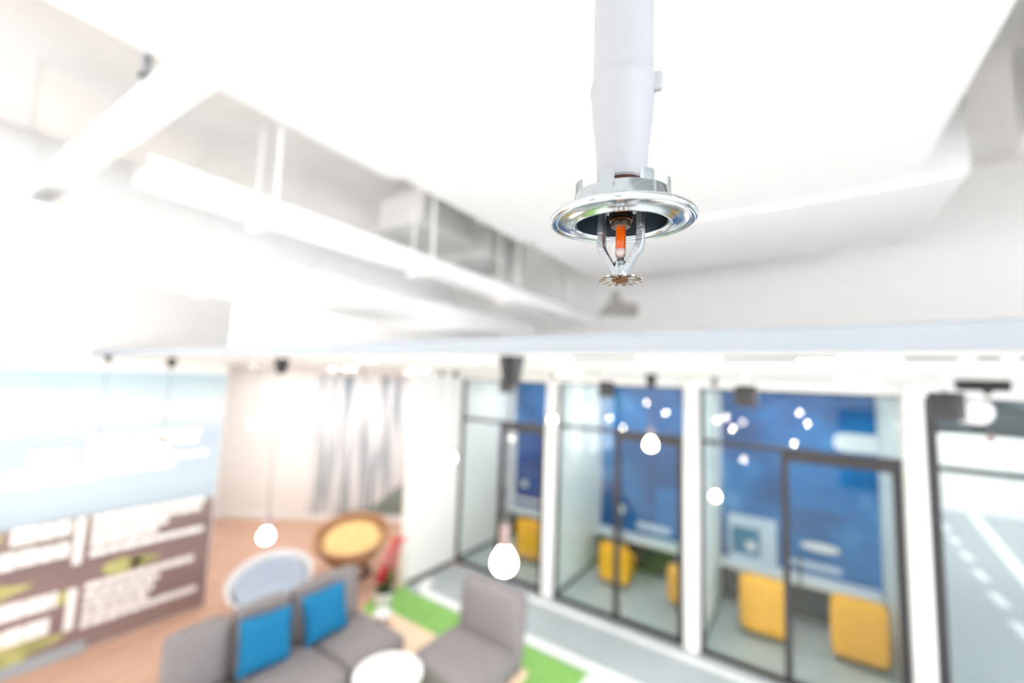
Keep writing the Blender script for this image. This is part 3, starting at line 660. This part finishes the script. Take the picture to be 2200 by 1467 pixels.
sh = lathe('basket', [(0, .02), (.2, .03), (.36, .12), (.46, .27), (.48, .36), (.45, .36), (.42, .26), (.33, .14), (.18, .06), (0, .05)], 'rattan', rc2, n=48, loc=(0, 0, .2)); sh.rotation_euler = (R(12), R(10), 0)
cu = lathe('cushion', [(0, .06), (.2, .09), (.34, .17), (.4, .27), (.36, .33), (.22, .26), (0, .22)], 'gold', rc2, n=40, loc=(0, 0, .2)); cu.rotation_euler = (R(12), R(10), 0)
rg = lathe('rim', [(.45, .345), (.5, .345), (.5, .4), (.45, .4)], 'rattan', rc2, n=40, closed=True, loc=(0, 0, .2)); rg.rotation_euler = (R(12), R(10), 0)
lathe('base_ring', [(.22, 0), (.26, 0), (.26, .03), (.22, .03)], 'darkbase', rc2, n=36, closed=True)
for k in range(4): tube('leg', [(.24*math.cos(k*PI/2+.2), .24*math.sin(k*PI/2+.2), .015), (.18*math.cos(k*PI/2+.2), .18*math.sin(k*PI/2+.2), .28)], .014, 'darkbase', rc2, n=8)
# red plant
pl = thing('red_plant', (-4.12, 3.5, .012), 'potted plant with red and pink leaves at the end of the white partition', 'plant')
pt = lathe('pot', [(0, 0), (.08, 0), (.09, .02), (.115, .16), (.12, .19), (.11, .19), (.105, .165), (0, .165)], 'pot', pl, n=32)
lathe('soil', [(0, .166), (.104, .166), (.1, .172), (0, .178)], 'soil', pl, n=28)
def leaf(name, base, tip, wd, m, parent):
    base, tip = Vector(base), Vector(tip); d = tip-base; side = d.cross(Vector((0, 0, 1))).normalized(); nn = side.cross(d).normalized()
    bm = bmesh.new(); prof = [(0, .05), (.15, .55), (.4, 1), (.65, .85), (.85, .45), (1, .02)]
    for off in (0.0, .0015):
        pass
    rows = []
    for f, ww in prof:
        c = base+d*f-Vector((0, 0, 1))*(.12*d.length*f*f)
        rows.append([bm.verts.new(c-side*wd*ww+nn*.25*wd*ww), bm.verts.new(c), bm.verts.new(c+side*wd*ww+nn*.25*wd*ww)])
    fs = []
    for a, b in zip(rows, rows[1:]):
        for j in range(2): fs.append(bm.faces.new((a[j], a[j+1], b[j+1], b[j])))
    r = bmesh.ops.solidify(bm, geom=fs, thickness=.002)
    return shade(link(name, bm_mesh(name, bm), m, parent), 60)
cr_dir = Vector((math.cos(YAW), math.sin(YAW), 0))
for i in range(5):
    top = cr_dir*(-.06+.055*i) + Vector((random.uniform(-.03, .03), random.uniform(-.03, .03), .3+.105*i))
    stm = tube('stem', [(0, 0, .16), tuple(top*.5+Vector((0, 0, .06))), tuple(top)], .006, 'leaf', pl, n=6)
    m = 'red' if i in (0, 1, 4) else 'pink'
    for k in range(6):
        a = k*PI/3+i; ln = random.uniform(.1, .14)
        leaf('bract', top, top+Vector((ln*math.cos(a), ln*math.sin(a), random.uniform(.02, .09))), .05, m, pl)
for k in range(12):
    a = k*2*PI/12; r = random.uniform(.14, .22)
    leaf('leaf', (0, 0, .19+.02*(k % 4)), (r*math.cos(a), r*math.sin(a), .24+.05*(k % 4)), .04, 'leaf', pl)

# ------------------------------------------------------------ inside the booths
def tub(x, y, rz, label, wd=.46, hgt=.62):
    t = thing('tub_chair', (x, y, .012), label, 'chair', 'yellow chairs in the booths', rz=rz)
    soft_box('seat', (-wd/2+.02, -.22, .06), (wd/2-.02, .2, .36), 'yellow', t, r=.05, puff=.01)
    soft_box('backrest', (-wd/2, -.26, .06), (wd/2, -.16, hgt), 'yellow', t, r=.045, puff=.008)
    for sx in (-1, 1):
        for sy in (-1, 1): tube('foot', [(sx*(wd/2-.07), sy*.15, 0), (sx*(wd/2-.07), sy*.15, .07)], .016, 'frame', t, n=8)
tub(-3.42, 5.85, .1, 'yellow chair in the booth nearest the white partition')
tub(-2.12, 5.95, .05, 'yellow chair behind the door post of the middle booth', .42, .56)
tub(-1.22, 5.9, .0, 'yellow chair partly hidden by the middle white column', .34, .52)
tub(-.36, 5.86, .02, 'left one of two yellow chairs in the booth beside the corridor', .46, .66)
tub(.47, 5.92, .03, 'right one of two yellow chairs in the booth beside the corridor', .46, .66)
for i, (a, b) in enumerate(BO):
    l = thing('wall_ledge', (0, 0, 0), ['white wall ledge below the white-framed blue board', 'white wall ledge along the blue wall of the middle booth', 'white wall ledge below the small framed teal screen'][i], 'ledge', 'white ledges in the booths')
    box('shelf', (a+.003, YB-.28, .47), (b-.006, YB-.021, .54), 'ledge', l, bevel=.008)
    for x in (a+.2, b-.25): box('bracket', (x, YB-.2, .38), (x+.04, YB-.022, .469), 'ledge', l)
pf = thing('framed_board', (-3.86, YB-.02, .62), 'blue board with a white frame in the booth nearest the white partition', 'board')
box('print', (-.4, -.005, .06), (.62, .018, 1.3), 'bluescreen', pf)
for lo, hi in (((-.46, -.012, 0), (.68, .018, .06)), ((-.46, -.012, 1.3), (.68, .018, 1.36)), ((-.46, -.012, .06), (-.4, .018, 1.3)), ((.62, -.012, .06), (.68, .018, 1.3))): box('frame_bar', lo, hi, 'white', pf, bevel=.004)
lathe('round_mark', [(0, .004), (.06, .004), (.06, 0), (0, 0)], 'cloud', pf, n=24, loc=(-.2, -.006, .3)).rotation_euler.x = PI/2
def patch(name, pts, m, parent, y):
    bm = bmesh.new(); f = bm.faces.new([bm.verts.new((x, 0, z)) for x, z in pts]); r = bmesh.ops.extrude_face_region(bm, geom=[f]); bmesh.ops.translate(bm, vec=(0, -.003, 0), verts=[g for g in r['geom'] if isinstance(g, bmesh.types.BMVert)])
    return link(name, bm_mesh(name, bm), m, parent, (0, y, 0))
def oval(cx, cz, rx, rz, n=24): return [(cx+rx*math.cos(2*PI*i/n), cz+rz*math.sin(2*PI*i/n)) for i in range(n)]
def rrect(x0, x1, z0, z1, r): return rounded(x0, x1, z0, z1, r)
pr = thing('wall_print', (0, YB-.001, 0), 'blue wall print with a round white mark in the middle booth', 'wall print')
patch('bright_panel', rrect(-1.75, -1.08, .62, 1.25, .02), 'brightblue', pr, 0)
patch('round_mark', oval(-2.3, .83, .07, .07), 'cloud', pr, -.004)
patch('lettering_band', rrect(-2.05, -1.55, .60, .70, .04), 'paleprint', pr, -.004)
pr = thing('wall_print', (0, YB-.001, 0), 'blue wall print with white oval mark and painted white reflection band beside the corridor', 'wall print')
patch('reflection_band', rrect(.36, .82, 2.05, 2.27, .1), 'cloud', pr, -.001)  # a reflection in the booth glass, painted onto the wall as a white band
patch('bright_panel', rrect(-.1, .55, 1.3, 1.85, .05), 'brightblue', pr, 0)
patch('white_mark', oval(.2, .87, .2, .05), 'cloud', pr, -.004)
patch('lettering_band', rrect(-.1, .4, .60, .68, .03), 'paleprint', pr, -.004)
sc_ = thing('framed_screen', (-.62, YB-.03, .57), 'small teal screen in a thick white frame standing on the booth ledge', 'screen')
box('screen', (-.12, -.16, .08), (.2, -.14, .42), 'teal', sc_)
for lo, hi in (((-.16, -.18, -.03), (.38, -.13, .08)), ((-.16, -.18, .42), (.38, -.13, .56)), ((-.16, -.18, .08), (-.12, -.13, .42)), ((.2, -.18, .08), (.38, -.13, .42))): box('frame_bar', lo, hi, 'paleprint', sc_, bevel=.006)
lathe('round_mark', [(0, .003), (.06, .003), (.06, 0), (0, 0)], 'cloud', sc_, n=20, loc=(.1, -.161, .2)).rotation_euler.x = PI/2
